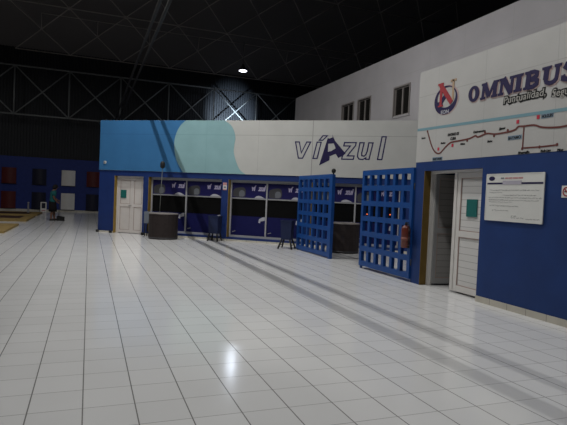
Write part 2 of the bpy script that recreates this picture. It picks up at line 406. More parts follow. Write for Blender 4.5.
# things on the booth wall
sg = tag(empty('painted_sign', VP(6.78, -.03, 2.46), VR), 'navy outlined italic lettering with one solid letter on the white booth wall', 'sign')
def outl(pts): MB().ribbon([(x - 6.78, z - 2.46) for x, z in pts], .036, -.004, 0, True).build('outlined_letter', 'navy', sg)
outl([(6.79, 3.15), (6.91, 3.15), (6.985, 2.82), (7.14, 3.15), (7.26, 3.15), (7.03, 2.66), (6.90, 2.66)])
outl([(7.46, 3.15), (7.585, 3.15), (7.48, 2.66), (7.355, 2.66)])
outl([(7.525, 3.21), (7.63, 3.345), (7.765, 3.345), (7.63, 3.21)])
outl([(8.29, 3.15), (8.635, 3.15), (8.615, 3.06), (8.39, 2.76), (8.59, 2.76), (8.57, 2.66), (8.225, 2.66), (8.245, 2.76), (8.465, 3.05), (8.27, 3.05)])
outl([(8.745, 3.15), (8.865, 3.15), (8.81, 2.85), (8.815, 2.77), (8.88, 2.76), (8.93, 2.80), (8.965, 2.90), (9.005, 3.15), (9.125, 3.15), (9.03, 2.67), (8.93, 2.67), (8.935, 2.71), (8.85, 2.66), (8.74, 2.67), (8.69, 2.74), (8.695, 2.84)])
outl([(9.375, 3.33), (9.495, 3.33), (9.40, 2.67), (9.275, 2.67)])
b = MB()
T = lambda P: [(x - 6.78, z - 2.46) for x, z in P]
# solid arrow-like letter: left leg, right leg, bar
b.poly(T([(7.78, 3.28), (7.84, 3.25), (7.80, 3.10), (7.80, 2.86), (7.87, 2.89), (8.03, 2.83), (7.86, 2.76), (7.86, 2.62), (7.55, 2.455)]), -.006, 0)
b.poly(T([(7.91, 3.38), (8.00, 3.20), (8.34, 2.82), (8.12, 2.69), (8.03, 2.83), (8.03, 2.97), (7.965, 3.13)]), -.006, 0)
b.poly(T([(7.80, 3.25), (7.93, 3.30), (7.99, 3.12), (7.80, 3.11)]), -.0055, 0)
b.poly(T([(7.80, 2.83), (8.04, 2.98), (8.06, 2.82), (7.87, 2.74)]), -.0055, 0)
b.build('solid_letter', 'navy2', sg)
jb = tag(MB().box(-.045, .045, -.04, 0, -.045, .045).build('junction_box', 'white', loc=VP(.14, -.034, 2.38), rz=VR, bevel=.01), 'small pale box high on the blue mural above the double door', 'junction box')
MB().box(-.03, .03, -.046, -.04, -.03, .03).build('cover', 'greyframe', jb)
st = tag(MB().box(-.065, .065, -.006, 0, 0, .24).build('sticker', 'paper', loc=VP(4.53, 0, 1.60), rz=VR), 'small red and white sticker on the blue post between ticket windows', 'sticker')
MB().box(-.065, .065, -.009, -.006, .15, .24).build('red_band', 'pink', st)
MB().box(-.045, .045, -.009, -.006, .06, .12).build('print', 'ink', st)
MB().box(-.065, .065, -.009, -.006, 0, .035).build('red_band', 'pink', st)

# black door stops on the floor
for s_, lab in ((-.06, 'black rubber stop on the floor at the outer corner of the booth'), (.46, 'black rubber stop on the floor at the ochre door jamb'), (1.68, 'black rubber stop on the floor right of the double door')):
    tag(MB().lathe([(.05, 0), (.055, .02), (.05, .07), (.03, .085)], 14).build('door_stop', 'black', loc=VP(s_, -.08, 0), rz=VR), lab, 'door stop')

# ------------------------------------------------------------------ the right-hand wall
DO = (.27, 1.70); OE = 15.87
b = MB().box(0, DO[0], 0, .3, 0, 2.03).box(DO[1], OE, 0, .3, 0, 2.03).box(0, OE, 0, .3, 2.03, 2.19)
wr = struct(b.build('wall_right', 'blue_r', loc=OP(0), rz=OR), 'near wall, deep blue below and white with painted signs above', 'wall')
MB().box(0, OE, -.004, .3, 2.19, 3.81).build('fascia', 'fascia_r', wr)
MB().box(DO[0], DO[0] + .012, -.004, .2, 0, 2.03).build('jamb', 'yellow_r', wr)
MB().box(0, .2, .3, 3.25, 0, 3.81).build('return_wall', 'blue_r', wr)
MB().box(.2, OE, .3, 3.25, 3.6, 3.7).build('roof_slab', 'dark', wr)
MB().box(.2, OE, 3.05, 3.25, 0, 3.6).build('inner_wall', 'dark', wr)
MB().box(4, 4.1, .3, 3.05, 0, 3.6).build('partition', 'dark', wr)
struct(MB().box(DO[1], OE, -.012, 0, 0, .09).build('baseboard_right', 'skirt', loc=OP(0), rz=OR), 'cream skirting tiles along the near blue wall', 'baseboard')
struct(MB().poly([(.0, 2.755), (.0, 2.80), (3.12, 2.73), (5, 2.69), (5, 2.645), (3.12, 2.685)], -.007, -.004).build('trim_1', 'stripe', loc=OP(0), rz=OR), 'light blue stripe painted above the route map', 'trim')

d2 = struct(empty('door_2', OP(0), OR), 'white double door standing half open in the near blue wall', 'door')
MB().box(.282, .325, .13, .22, 0, 2.03).box(1.655, 1.70, .13, .22, 0, 2.03).box(.325, 1.655, .13, .22, 1.985, 2.03).build('frame', 'white', d2)
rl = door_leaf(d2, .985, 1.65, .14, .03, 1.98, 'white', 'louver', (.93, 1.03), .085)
MB().box(1.23, 1.46, .135, .156, 1.27, 1.55).build('notice', 'green', rl)
MB().box(.92, .985, .13, .19, .03, 1.98).build('meeting_stile', 'white', rl)
hold = bpy.data.objects.new('open_leaf', None)
C.objects.link(hold); hold.parent = d2; hold.location = (.335, .20, 0); hold.rotation_euler = (0, 0, math.radians(83))
ll = door_leaf(hold, 0, .66, -.0225, .03, 1.98, 'greyframe', 'shadedlouver', (.93, 1.03), .07)  # open leaf built in greys: its shadow is painted into panel and frame
# flatten: the open leaf's meshes hang directly under the door's leaf
ll.parent = d2; ll.location = hold.location; ll.rotation_euler = hold.rotation_euler; bpy.data.objects.remove(hold)

# emblem: red N over a navy ring
em = tag(empty('emblem', OP(.75, -.004, 3.2), OR), 'round navy emblem crossed by a tall red letter N', 'emblem')
MB().ring(0, 0, (0.015, -.0, .315, .252), (.0, .02, .27, .21), -.003, 0).build('drop_shadow', 'shadowgrey', em)
MB().ring(0, 0, (0, 0, .295, .24), (.015, .045, .235, .17), -.006, 0).build('ring', 'navy2', em)
b = MB(); b.ribbon([(-.235, -.06), (-.12, -.03), (-.03, .06), (.06, .10)], .075, -.0072, 0); b.ribbon([(-.25, -.10), (-.16, -.10), (-.08, -.05)], .06, -.0078, 0)
b.build('road_curve', 'navy2', em)
b = MB(); b.ribbon([(-.125, .28), (-.125, -.085)], .060, -.009, 0); b.ribbon([(-.15, .285), (.155, -.065)], .085, -.010, 0)
b.box(-.21, -.07, -.0085, 0, .27, .305).box(-.19, -.06, -.0085, 0, -.095, -.07)
b.build('letter', 'red', em)
b = MB(); b.ribbon([(.18, .31), (.18, -.02)], .045, -.008, 0); b.box(.11, .25, -.008, 0, .28, .315)
b.build('letter_stem', 'gold', em)
t = MB(); text_mb(t, 'EON', .085, 0, -.225, -.0095, -.006, 0, .002, .20, 'CENTER'); t.build('lettering', 'lettwhite', em)

# big slab lettering
def slab_word(mb, y0, y1, dx=0, dz=0, grow=0.0):
    H, base, sh = .235, 3.075, .20
    W = .085 + grow
    def P(p, x): return (x + p[0] + sh * (p[1]) * H * .55 + dx, p[1] * H + dz)
    def strokes(x, *lines):
        for ln, w in lines:
            cnt[0] += 1; mb.ribbon([P(q, x) for q in ln], w + grow, y0 - .0005 * (cnt[0] % 7), y1)
    cnt = [0]
    ser = .035
    z = -.004
    x = 1.30      # O
    mb.ring(0, 0, (x + .115 + .012 + dx, H / 2 + dz, .118 + grow / 2, H / 2 + .006 + grow / 2), (x + .122 + dx, H / 2 + dz, .040 - grow / 2, H * .34 - grow / 2), y0, y1, 28)
    x = 1.585     # M
    strokes(x, ([(.035, 0), (.035, 1)], .05), ([(.05, 1), (.16, .1)], .075), ([(.16, .1), (.255, 1)], .045), ([(.275, 0), (.275, 1)], .075),
            ([(-.015, .06), (.095, .06)], ser), ([(.215, .06), (.335, .06)], ser), ([(-.015, .94), (.08, .94)], ser), ([(.24, .94), (.335, .94)], ser))
    x = 1.955     # N
    strokes(x, ([(.03, 0), (.03, 1)], .05), ([(.05, 1), (.225, 0)], .085), ([(.225, 0), (.225, 1)], .05),
            ([(-.02, .06), (.085, .06)], ser), ([(-.02, .94), (.09, .94)], ser), ([(.17, .94), (.28, .94)], ser))
    x = 2.24      # I
    strokes(x, ([(.06, 0), (.06, 1)], .085), ([(-.012, .06), (.132, .06)], ser), ([(-.012, .94), (.132, .94)], ser))
    x = 2.415     # B
    strokes(x, ([(.055, 0), (.055, 1)], .08), ([(-.012, .06), (.06, .06)], ser), ([(-.012, .94), (.06, .94)], ser),
            ([(.06, .93), (.14, .92), (.19, .83), (.19, .68), (.14, .56), (.06, .53)], .055), ([(.06, .50), (.16, .48), (.205, .38), (.205, .20), (.15, .08), (.05, .07)], .06))
    x = 2.70      # U
    strokes(x, ([(.055, .98), (.055, .35), (.075, .15), (.13, .05), (.19, .09), (.225, .22), (.23, .45), (.23, .98)], .055), ([(.06, .98), (.06, .3)], .08),
            ([(-.015, .94), (.13, .94)], ser), ([(.175, .94), (.285, .94)], ser))
    x = 3.015     # S
    strokes(x, ([(.195, .72), (.17, .90), (.11, .96), (.05, .88), (.035, .73), (.08, .60), (.15, .46), (.185, .30), (.165, .12), (.10, .04), (.04, .10), (.005, .28)], .062), ([(.20, .97), (.20, .68)], .028), ([(.0, .03), (.0, .32)], .028))
osg = tag(empty('painted_sign', OP(0, -.004, 3.07), OR), 'big navy slab letters with a smaller outlined slogan below on the near white wall', 'sign')
b = MB(); slab_word(b, -.003, 0, .016, -.014, .012); b.build('letter_shadow', 'shadowgrey', osg)
b = MB(); slab_word(b, -.010, 0); b.build('lettering', 'navy2', osg)
for k, (off, m, yy) in enumerate(((.019, 'black', -.004), (.0, 'slogan', -.0085))):
    for tx, x_, z_, w_ in (('Puntualidad,', 2.06, -.135, .72), ('Seguridad', 2.885, -.175, .53)):
        t = text_mb(MB(), tx, .14, x_ - off, z_, yy, 0, .10, .0 if k else .019, width=w_ + off * 2)
        t.build('slogan' if k else 'slogan_outline', m, osg)

# route map
rm = tag(empty('route_map_sign', OP(0, -.004, 0), OR), 'painted bus route map, brown line with red markers below the blue stripe', 'route map')
yv = lambda P: [(7.87 - y, z) for y, z in P]
main = bez(yv([(7.57, 2.72), (7.52, 2.62), (7.44, 2.47), (7.35, 2.36), (7.26, 2.315), (7.18, 2.325), (7.06, 2.41), (6.93, 2.475), (6.72, 2.485), (6.49, 2.50), (6.36, 2.53), (6.30, 2.505), (6.12, 2.54), (5.95, 2.515), (5.71, 2.52), (5.57, 2.54), (5.52, 2.575), (5.42, 2.57), (5.25, 2.565), (5.11, 2.52), (4.89, 2.495), (4.74, 2.50), (4.5, 2.53), (4.2, 2.5)]), 5)
b = MB(); b.ribbon(main, .024, -.005, 0); b.build('road_line', 'route', rm)
b = MB(); b.ribbon(yv([(5.42, 2.57), (5.425, 2.27), (5.14, 2.265), (4.87, 2.27)]), .020, -.0045, 0); b.build('branch_line', 'route', rm)
for y, z in ((7.57, 2.725), (6.54, 2.47), (6.16, 2.565), (5.97, 2.49), (5.71, 2.545), (5.43, 2.265), (5.14, 2.265), (4.87, 2.275)):
    MB().ell(7.87 - y, z, .018, .020, -.006, 0, 12).build('station_dot', 'route', rm)
for y, z in ((7.245, 2.39), (6.885, 2.425), (5.535, 2.645), (5.19, 2.665)):
    MB().box(7.87 - y - .022, 7.87 - y + .022, -.006, 0, z - .025, z + .025).build('city_marker', 'marker', rm)
for y, z, wd, tx in ((7.26, 2.225, .27, 'GUANTANAMO'), (5.575, 2.43, .25, 'BAYAMO'), (5.045, 2.665, .19, 'HOLGUIN')):
    pl = MB().box(7.87 - y - wd / 2, 7.87 - y + wd / 2, -.004, 0, z - .03, z + .03).build('name_plate', 'plate', rm)
    t = MB(); text_mb(t, tx, .058, 7.87 - y, z - .021, -.006, -.004, 0, .002, wd * .9, 'CENTER'); t.build('lettering', 'black', pl)
for y, z, wd, tx, sz in ((6.88, 2.60, .28, 'SANTIAGO DE', .062), (6.88, 2.53, .14, 'CUBA', .062), (7.68, 2.62, .11, 'Baracoa', .04), (7.13, 2.485, .12, 'Imias', .04), (6.64, 2.43, .11, 'Palma', .04), (6.28, 2.59, .26, 'Contramaestre', .045), (6.05, 2.42, .10, 'Baire', .04), (5.82, 2.585, .12, 'Jiguani', .045), (5.40, 2.21, .20, 'Manzanillo', .045), (5.04, 2.21, .16, 'Media Luna', .042), (4.82, 2.205, .09, 'Pilon', .04)):
    t = MB(); text_mb(t, tx, sz, 7.87 - y, z - .015, -.004, 0, .15, .0025, wd, 'CENTER'); t.build('town_name', 'black', rm)

# notice board
nb = tag(MB().box(0, 1.035, -.018, 0, 0, .675).build('notice_board', 'paper', loc=OP(1.82, -.003, 1.25), rz=OR, bevel=.004), 'white notice board with rows of faint handwriting on the blue wall', 'notice board')
MB().box(.02, 1.02, -.021, -.018, .525, .55).build('rule', 'navy2', nb)
MB().box(.32, .66, -.023, -.018, .52, .575).build('highlight', 'lav', nb)
b = MB(); b.ell(.105, .61, .058, .032, -.021, -.018, 24); b.ell(.13, .612, .03, .022, -.022, -.018, 16); b.build('coach_mark', 'navy2', nb)
b = MB()
for j, (x, w) in enumerate(((.36, .05), (.42, .07), (.50, .09), (.60, .08))): b.box(x, x + w, -.021, -.018, .60, .622)
b.build('heading', 'pink', nb)
b = MB().box(.28, .34, -.021, -.018, .60, .622); b.build('heading_start', 'ink', nb)
b = MB(); random.seed(5)
for z, x0, x1 in ((.44, .07, .93), (.405, .07, .30), (.37, .33, .9), (.335, .06, .97), (.30, .06, .92), (.27, .08, .46), (.22, .08, .22), (.215, .24, .62), (.15, .14, .45), (.08, .50, .56), (.055, .50, .72), (.05, .76, .97)):
    x = x0
    while x < x1:
        w = random.uniform(.02, .06)
        pts = [(x + w * i / 6, z + random.uniform(-.008, .008)) for i in range(7)]
        b.ribbon(pts, .0035, -.020, -.018); x += w + random.uniform(.008, .02)
b.build('handwriting', 'ink', nb)
b = MB().box(0, 1.035, -.022, -.016, -.004, .008).box(0, 1.035, -.022, -.016, .667, .679).box(-.004, .008, -.022, -.016, .008, .667).box(1.027, 1.039, -.022, -.016, .008, .667)
b.build('frame', 'paper', nb)
ns = tag(MB().box(0, .15, -.008, 0, 0, .15).build('small_sign', 'paper', loc=OP(3.11, 0, 1.60), rz=OR), 'small white prohibition sign cut by the picture edge on the blue wall', 'sign')
MB().ring(.075, .075, (0, 0, .06, .06), (0, 0, .045, .045), -.011, -.008, 24).ribbon([(.035, .115), (.115, .035)], .014, -.0115, -.008).build('red_ring', 'red', ns)
MB().box(.04, .11, -.010, -.008, .068, .082).build('cigarette', 'black', ns)

# ------------------------------------------------------------------ two-storey building behind
UW = [(4.71, 5.67), (5.94, 6.87), (8.23, 9.13)]
b = MB(); zb, zt = 4.08, 5.02; x = 0
b.box(0, 30, 0, .25, 0, zb).box(0, 30, 0, .25, zt, 6.05)
for a, e in UW: b.box(x, a, 0, .25, zb, zt); x = e
b.box(x, 30, 0, .25, zb, zt)
wu = struct(b.build('wall_upper', 'upper', loc=UP(0), rz=OR), 'tall grey upper storey wall rising behind the white booths', 'wall')
MB().box(0, .25, .25, 8, 0, 6.05).build('return_wall', 'upper', wu)
MB().box(.25, 30, .25, 8, 5.9, 6.0).build('roof_slab', 'dark', wu)
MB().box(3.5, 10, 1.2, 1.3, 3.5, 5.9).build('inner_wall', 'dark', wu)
for i, ((a, e), lab) in enumerate(zip(UW, ('upper storey window farthest from the white wall with signs', 'middle window of the three in the upper storey', 'upper storey window nearest the white wall with signs'))):
    w = struct(empty('window_%d' % (i + 4), UP(0), OR), lab, 'window')
    MB().box(a, a + .05, -.02, .12, zb, zt).box(e - .05, e, -.02, .12, zb, zt).box(a + .05, e - .05, -.02, .12, zt - .05, zt).build('frame', 'brownframe', w)
    MB().box(a - .02, e + .02, -.02, .12, zb - .03, zb + .03).build('sill', 'upper', w)
    mid = (a + e) / 2
    for x0, x1 in ((a + .05, mid), (mid, e - .05)):
        sh = MB().box(x0, x0 + .035, .03, .08, zb + .03, zt - .05).box(x1 - .035, x1, .03, .08, zb + .03, zt - .05)
        sh.box(x0 + .035, x1 - .035, .03, .08, zb + .03, zb + .065).box(x0 + .035, x1 - .035, .03, .08, zt - .085, zt - .05)
        so = sh.build('sash', 'brownframe', w)
        MB().box(x0 + .035, x1 - .035, .05, .058, zb + .065, zt - .085).build('pane', 'glass2', so)

# ------------------------------------------------------------------ lattice gates
def lattice(name, y_far, y_near, zb, zt, label, ncol=6, nrow=6):
    L_ = y_far - y_near
    g = tag(empty(name, (5.55, y_far, 0), OR), label, 'gate')
    d = .038
    bw = .085; hw = (L_ - bw * (ncol + 1)) / ncol
    bh = .105; hh = (zt - zb - bh * (nrow + 1)) / nrow
    b = MB()
    b.box(0, bw, -d, d, zb, zt).box(L_ - bw, L_, -d, d, zb, zt).box(bw, L_ - bw, -d, d, zb, zb + bh).box(bw, L_ - bw, -d, d, zt - bh, zt)
    b.build('frame', 'gate', g)
    for k in range(1, nrow):
        z = zb + k * (bh + hh); MB().box(bw, L_ - bw, -d, d, z, z + bh).build('rail', 'gate', g)
    for j in range(1, ncol):
        x = j * (bw + hw); q = MB()
        for k in range(nrow):
            z = zb + bh + k * (bh + hh); q.box(x, x + bw, -d * .9, d * .9, z, z + hh)
        q.build('bar', 'gate', g)
    return g, L_
g1, L1 = lattice('lattice_gate', 13.33, 11.27, .03, 2.07, 'blue lattice gate with a knobbed post, farther from the extinguisher')
MB().box(L1 + .005, L1 + .085, -.04, .04, 0, 2.06).build('post', 'gate', g1)
MB().lathe([(.02, 2.06), (.02, 2.09), (.045, 2.11), (.055, 2.15), (.04, 2.19), (.012, 2.205)], 16, cx=L1 + .045).build('finial', 'black', g1)
MB().box(.02, .06, -.02, .02, 0, .03).build('foot', 'black', g1)
g2, L2 = lattice('lattice_gate', 9.73, 7.875, .06, 2.10, 'blue lattice gate carrying the red fire extinguisher beside the near wall')
MB().box(.02, .07, -.02, .02, 0, .06).build('foot', 'gate', g2)
for z in (.3, 1.7): MB().tube((L2 - .01, .0, z), (L2 - .01, .0, z + .12), .02).build('hinge', 'darkgrey', g2)

# fire extinguisher hung on the nearer gate
fe = tag(empty('fire_extinguisher', (5.43, 7.91, .63), OR), 'red fire extinguisher hanging on the blue lattice gate', 'fire extinguisher')
MB().lathe([(.068, 0), (.08, .015), (.08, .34), (.07, .38), (.035, .405), (.025, .41)], 24).build('cylinder', 'ext', fe)
MB().lathe([(.0805, .13), (.0812, .13), (.0812, .19), (.0805, .19)], 24).build('label_band', 'extlabel', fe)
MB().lathe([(.022, .41), (.022, .45), (.015, .465)], 12).build('valve', 'black', fe)
MB().box(-.01, .07, -.012, .012, .455, .467).box(-.01, .06, -.012, .012, .435, .443).build('handle', 'black', fe)
b = MB(); hp = [(.02, 0, .44), (.08, 0, .43), (.105, 0, .36), (.105, 0, .2), (.10, 0, .06)]
for p, q in zip(hp, hp[1:]): b.tube(p, q, .011, 8)
b.tube((.10, 0, .06), (.10, 0, .0), .013, 8, .02); b.build('hose', 'black', fe)
MB().box(-.03, .03, .075, .0815, .25, .34).build('mount', 'darkgrey', fe)

# ------------------------------------------------------------------ drums, bins, cabinet, lamp pole
def drum(loc, r, h, label, n=22):
    d = tag(empty('litter_drum', loc, .3), label, 'drum')
    MB().lathe([(r * .97, 0), (r, .04), (r, h - .05), (r * .97, h - .03)], n, smooth=False).build('body', 'drum', d)
    MB().lathe([(r * 1.02, h - .03), (r * 1.03, h - .015), (r * 1.0, h), (r * .5, h + .012), (.02, h + .015)], n, smooth=False).build('lid', 'drumtop', d)
    MB().lathe([(r * 1.008, .03), (r * 1.015, .03), (r * 1.015, .06), (r * 1.008, .06)], n).build('band', 'darkgrey', d)
    return d
drum((2.20, 16.22, 0), .45, .80, 'dark brown drum with a thin lamp pole above, before the ticket window')
drum((6.66, 12.66, 0), .43, .82, 'dark brown drum standing in the gap between the two blue gates')
gc = tag(empty('grey_cabinet', (1.84, 16.98, 0), VR), 'small grey cabinet on legs tucked beside the brown drum', 'cabinet')
MB().box(-.13, .13, -.1, .1, .42, .80).build('body', 'greybox', gc, bevel=.01)
MB().box(-.11, .11, -.108, -.1, .44, .78).build('door', 'greybox', gc)
for x in (-.1, .1):
    for y in (-.07, .07): MB().tube((x, y, 0), (x, y, .43), .018, 8).build('leg', 'black', gc)
lp = tag(empty('lamp_pole', (2.07, 16.20, .815)), 'thin grey pole with a dark lamp head rising from the brown drum', 'lamp')
MB().tube((0, 0, 0), (.05, .1, 1.40), .010, 8).build('pole', 'polegrey', lp)
MB().lathe([(.06, 0), (.05, .01), (.015, .03)], 12).build('foot', 'darkgrey', lp)
MB().lathe([(.05, 1.38), (.075, 1.42), (.07, 1.55), (.03, 1.60)], 14, cx=.05, cy=.1).build('head', 'black', lp)

def bin_(loc, rz, label, w=.30, h0=.24, h1=.78, splay=.04):
    r = tag(empty('litter_bin', loc, rz), label, 'litter bin')
    b = MB(); a, c = w / 2, w / 2 * .88
    b.add([(-c, -c, h0), (c, -c, h0), (c, c, h0), (-c, c, h0), (-a, -a, h1), (a, -a, h1), (a, a, h1), (-a, a, h1), (-a + .02, -a + .02, h1), (a - .02, -a + .02, h1), (a - .02, a - .02, h1), (-a + .02, a - .02, h1), (-c + .02, -c + .02, h0 + .05), (c - .02, -c + .02, h0 + .05), (c - .02, c - .02, h0 + .05), (-c + .02, c - .02, h0 + .05)],
          [(3, 2, 1, 0), (0, 1, 5, 4), (1, 2, 6, 5), (2, 3, 7, 6), (3, 0, 4, 7), (4, 5, 9, 8), (5, 6, 10, 9), (6, 7, 11, 10), (7, 4, 8, 11), (8, 9, 13, 12), (9, 10, 14, 13), (10, 11, 15, 14), (11, 8, 12, 15), (12, 13, 14, 15)])
    b.build('bucket', 'binblue', r)
    q = MB(); e = .012
    for s1 in (-1, 1): q.box(-a - e, a + e, s1 * a - e, s1 * a + e, h1 - .03, h1 + .005).box(s1 * a - e, s1 * a + e, -a, a, h1 - .03, h1 + .005)
    q.build('rim', 'binblue', r)
    for sx in (-1, 1):
        for sy in (-1, 1):
            MB().tube((sx * (c - .02), sy * (c - .02), h0 + .0), (sx * (c - .02 + splay), sy * (c - .02 + splay), .0), .026, 8).build('leg', 'black', r)
    q = MB()
    for sx in (-1, 1): q.tube((sx * (c - .02 + splay * .55), -(c - .02 + splay * .55), .11), (sx * (c - .02 + splay * .55), c - .02 + splay * .55, .11), .01, 8)
    q.build('brace', 'black', r)
    return r
bin_((3.70, 15.60, 0), VR, 'dark blue litter bin on legs before the striped sticker post', .33)
bin_((5.30, 13.50, 0), VR, 'dark blue litter bin on splayed legs beside the farther lattice gate', .32, .26, .80, .08)

# indicator lights on the third ticket window
for s_, z_, lab in ((9.03, 1.06, 'tiny orange indicator light seen through the outer holes of the gate'), (9.70, 1.08, 'tiny red indicator light seen through the middle holes of the gate')):
    il = tag(MB().lathe([(.014, -.014), (.02, 0), (.014, .014), (.005, .02)], 12).build('indicator_light', 'led', loc=VP(s_, .16, z_), rz=VR), lab, 'indicator light')
    MB().box(-.035, .035, .006, .03, -.04, .04).build('housing', 'black', il)

# ------------------------------------------------------------------ far end: panels, mats, small objects
def wall_panel(x, z0, z1, w, m, label):
    h = z1 - z0; n = 10; vs = []; fs = []
    o = tag(empty('wall_panel', (x, 33.5, z0)), label, 'panel', 'coloured panels on the far blue wall')
    prof = [(-w / 2 + w * i / n, -.05 - .11 * math.sin(PI * i / n)) for i in range(n + 1)]
    m_ = n + 1
    for zz in (.0, h):
        vs += [(a, c, zz) for a, c in prof]; 
    for zz in (.0, h): vs += [(a, 0, zz) for a, c in prof]
    b = MB()
    b.add(vs[:2 * m_], [(i, i + 1, i + 1 + m_, i + m_) for i in range(n)], True)
    b.add([(a, c, 0) for a, c in prof] + [(w / 2, 0, 0), (-w / 2, 0, 0)], [list(range(m_ + 1, -1, -1))])
    b.add([(a, c, h) for a, c in prof] + [(w / 2, 0, h), (-w / 2, 0, h)], [list(range(m_ + 2))])
    b.add([(-w / 2, -.05, 0), (-w / 2, -.05, h), (-w / 2, 0, h), (-w / 2, 0, 0), (w / 2, -.05, 0), (w / 2, -.05, h), (w / 2, 0, h), (w / 2, 0, 0)], [(0, 3, 2, 1), (4, 5, 6, 7)])
    b.build('face', m, o)
    MB().box(-w / 2 - .02, w / 2 + .02, -.05, 0, -.04, 0).build('bottom_rail', 'fardark', o)
    return o
for x, mu, ml, lu, ll_ in ((-4.37, 'farred', 'farred', 'upper red panel at the far end, farthest from the booth', 'lower red panel at the far end, behind the mats'),
                       (-2.77, 'fardark', 'fardark', 'upper dark navy panel between red and white ones on the far wall', 'lower dark navy panel behind the small white signboard'),
                       (-1.18, 'farwhite', 'farwhite', 'upper white panel on the far blue wall', 'lower white panel on the far wall beside the person'),
                       (.22, 'farred', 'fardark', 'upper red panel on the far wall, next to the booth corner', 'lower dark panel on the far wall, next to the booth corner')):
    wall_panel(x, 1.58, 2.50, .76, mu, lu); wall_panel(x, .14, 1.12, .76, ml, ll_)

def floor_mat_(y0, y1, x1, label, bw, fr, x0=-9.0):
    o = tag(empty('floor_mat', ((x0 + x1) / 2, (y0 + y1) / 2, 0)), label, 'mat', 'tan bordered mats on the tiles')
    hx, hy = (x1 - x0) / 2, (y1 - y0) / 2; h = .07
    b = MB().box(-hx, hx, -hy, -hy + fr, 0, h).box(-hx, hx, hy - bw * .8, hy, 0, h).box(-hx, -hx + bw, -hy + fr, hy - bw * .8, 0, h).box(hx - bw, hx, -hy + fr, hy - bw * .8, 0, h)
    b.build('border', 'tan', o)
    MB().box(-hx + bw, hx - bw, -hy + fr, hy - bw * .8, 0, h * .7).build('centre', 'matdark', o)
floor_mat_(17.3, 20.9, -2.36, 'nearest tan bordered mat at the edge of the picture', .62, 2.6)
floor_mat_(23.2, 27.0, -2.36, 'middle tan bordered mat with a dark centre', .38, 1.2)
floor_mat_(27.9, 31.0, -2.36, 'farthest tan bordered mat below the dark panels', .42, .5)

ss = tag(empty('small_signboard', (-2.42, 32.4, 0), .1), 'small white framed board with dark centre standing by the far wall', 'signboard')
MB().box(-.16, .16, -.03, .03, .0, .58).build('board', 'farwhite', ss, bevel=.02)
MB().box(-.10, .10, -.036, -.03, .22, .52).build('dark_face', 'fardark', ss)
MB().box(-.10, .10, -.036, -.03, .06, .12).build('red_strip', 'pink', ss)
fp = tag(empty('floor_post', (-2.94, 29.7, .07)), 'slim grey white post standing on the farthest mat', 'post')
MB().lathe([(.07, 0), (.06, .03), (.045, .06), (.045, .46), (.035, .5)], 14).build('shaft', 'ink', fp)
MB().lathe([(.05, .5), (.05, .54), (.03, .56)], 14).build('cap', 'greyframe', fp)

# ------------------------------------------------------------------ person sweeping
PX, PY = -1.47, 24.45
pr = tag(empty('person', (PX, PY, 0), math.radians(8)), 'person in a teal shirt and dark skirt sweeping near the far wall', 'person')
pr.scale = (.95, .95, .94)
def skinned(name, chains, m, parent, levels=1):
    vs, es, rs, roots = [], [], [], []
    idx = {}
    def V(k, p, r):
        if k not in idx: idx[k] = len(vs); vs.append(p); rs.append(r)
        return idx[k]
    for ch in chains:
        prev = None
        for (k, p, r) in ch:
            i = V(k, p, r)
            if prev is not None and prev != i: es.append((prev, i))
            elif prev is None and len(ch) and k not in [c[0][0] for c in chains[:chains.index(ch)]] and i == len(vs) - 1: roots.append(i)
            prev = i
    me = bpy.data.meshes.new(name); me.from_pydata(vs, es, []); me.update()
    o = bpy.data.objects.new(name, me); C.objects.link(o); o.parent = parent; me.materials.append(M[m])
    sk = o.modifiers.new('skin', 'SKIN'); sk.use_smooth_shade = True
    if not me.skin_vertices: me.attributes  # layer is made with the modifier
    layer = me.skin_vertices[0].data
    for i, r in enumerate(rs): layer[i].radius = (r, r) if not isinstance(r, tuple) else r; layer[i].use_root = (i in roots)
    sb = o.modifiers.new('sub', 'SUBSURF'); sb.levels = levels; sb.render_levels = levels
    return o
pel = ('pel', (0, 0, .90), (.135, .12))
ch = [[pel, ('sp', (.0, 0, 1.06), (.12, .10)), ('ch', (.02, 0, 1.24), (.14, .11)), ('ub', (.04, 0, 1.37), (.09, .08)), ('nk', (.075, 0, 1.435), .05), ('hb', (.105, 0, 1.49), .075), ('hm', (.125, 0, 1.55), .092), ('ht', (.12, 0, 1.615), .065)]]
for sy, n_ in ((-1, 'r'), (1, 'l')):
    fx = .10 if sy > 0 else -.06
    ch.append([pel, ('h' + n_, (0, sy * .09, .83), .095), ('k' + n_, (.02 + fx * .5, sy * .10, .46), .062), ('c' + n_, (fx * .8, sy * .10, .30), .058), ('a' + n_, (fx, sy * .10, .085), .038), ('t' + n_, (fx + .15, sy * .11, .035), .032)])
    hand = (.24, -.13, .82) if sy < 0 else (.26, .06, .93)
    el = (.02, -.24, 1.08) if sy < 0 else (.06, .24, 1.10)
    wr_ = (.18, -.165, .865) if sy < 0 else (.205, .10, .955)
    ch.append([('ub', None, 0), ('s' + n_, (.03, sy * .165, 1.35), .058), ('e' + n_, el, .042), ('w' + n_, wr_, .028), ('p' + n_, hand, .034)])
    d = Vector(hand) - Vector(wr_)
    for q in range(5):
        a = Vector(hand) + Vector((.0, .0, .028 - .014 * q)); ln = (.045, .06, .065, .06, .048)[q]
        ch.append([('f%s%d' % (n_, q), tuple(a), .009), ('g%s%d' % (n_, q), tuple(a + Vector((ln * .7, -.012 * sy, .0))), .0085), ('i%s%d' % (n_, q), tuple(a + Vector((ln * .8, .03 * -sy, -.006))), .0075)])
skinned('body', ch, 'skin', pr, 1)
b = MB().lathe([(.165, .86, 0), (.16, .95, 0), (.145, 1.06, .0), (.165, 1.22, .02), (.16, 1.32, .03), (.10, 1.40, .05), (.065, 1.425, .06)], 20, sx=.82, sy=1.12)
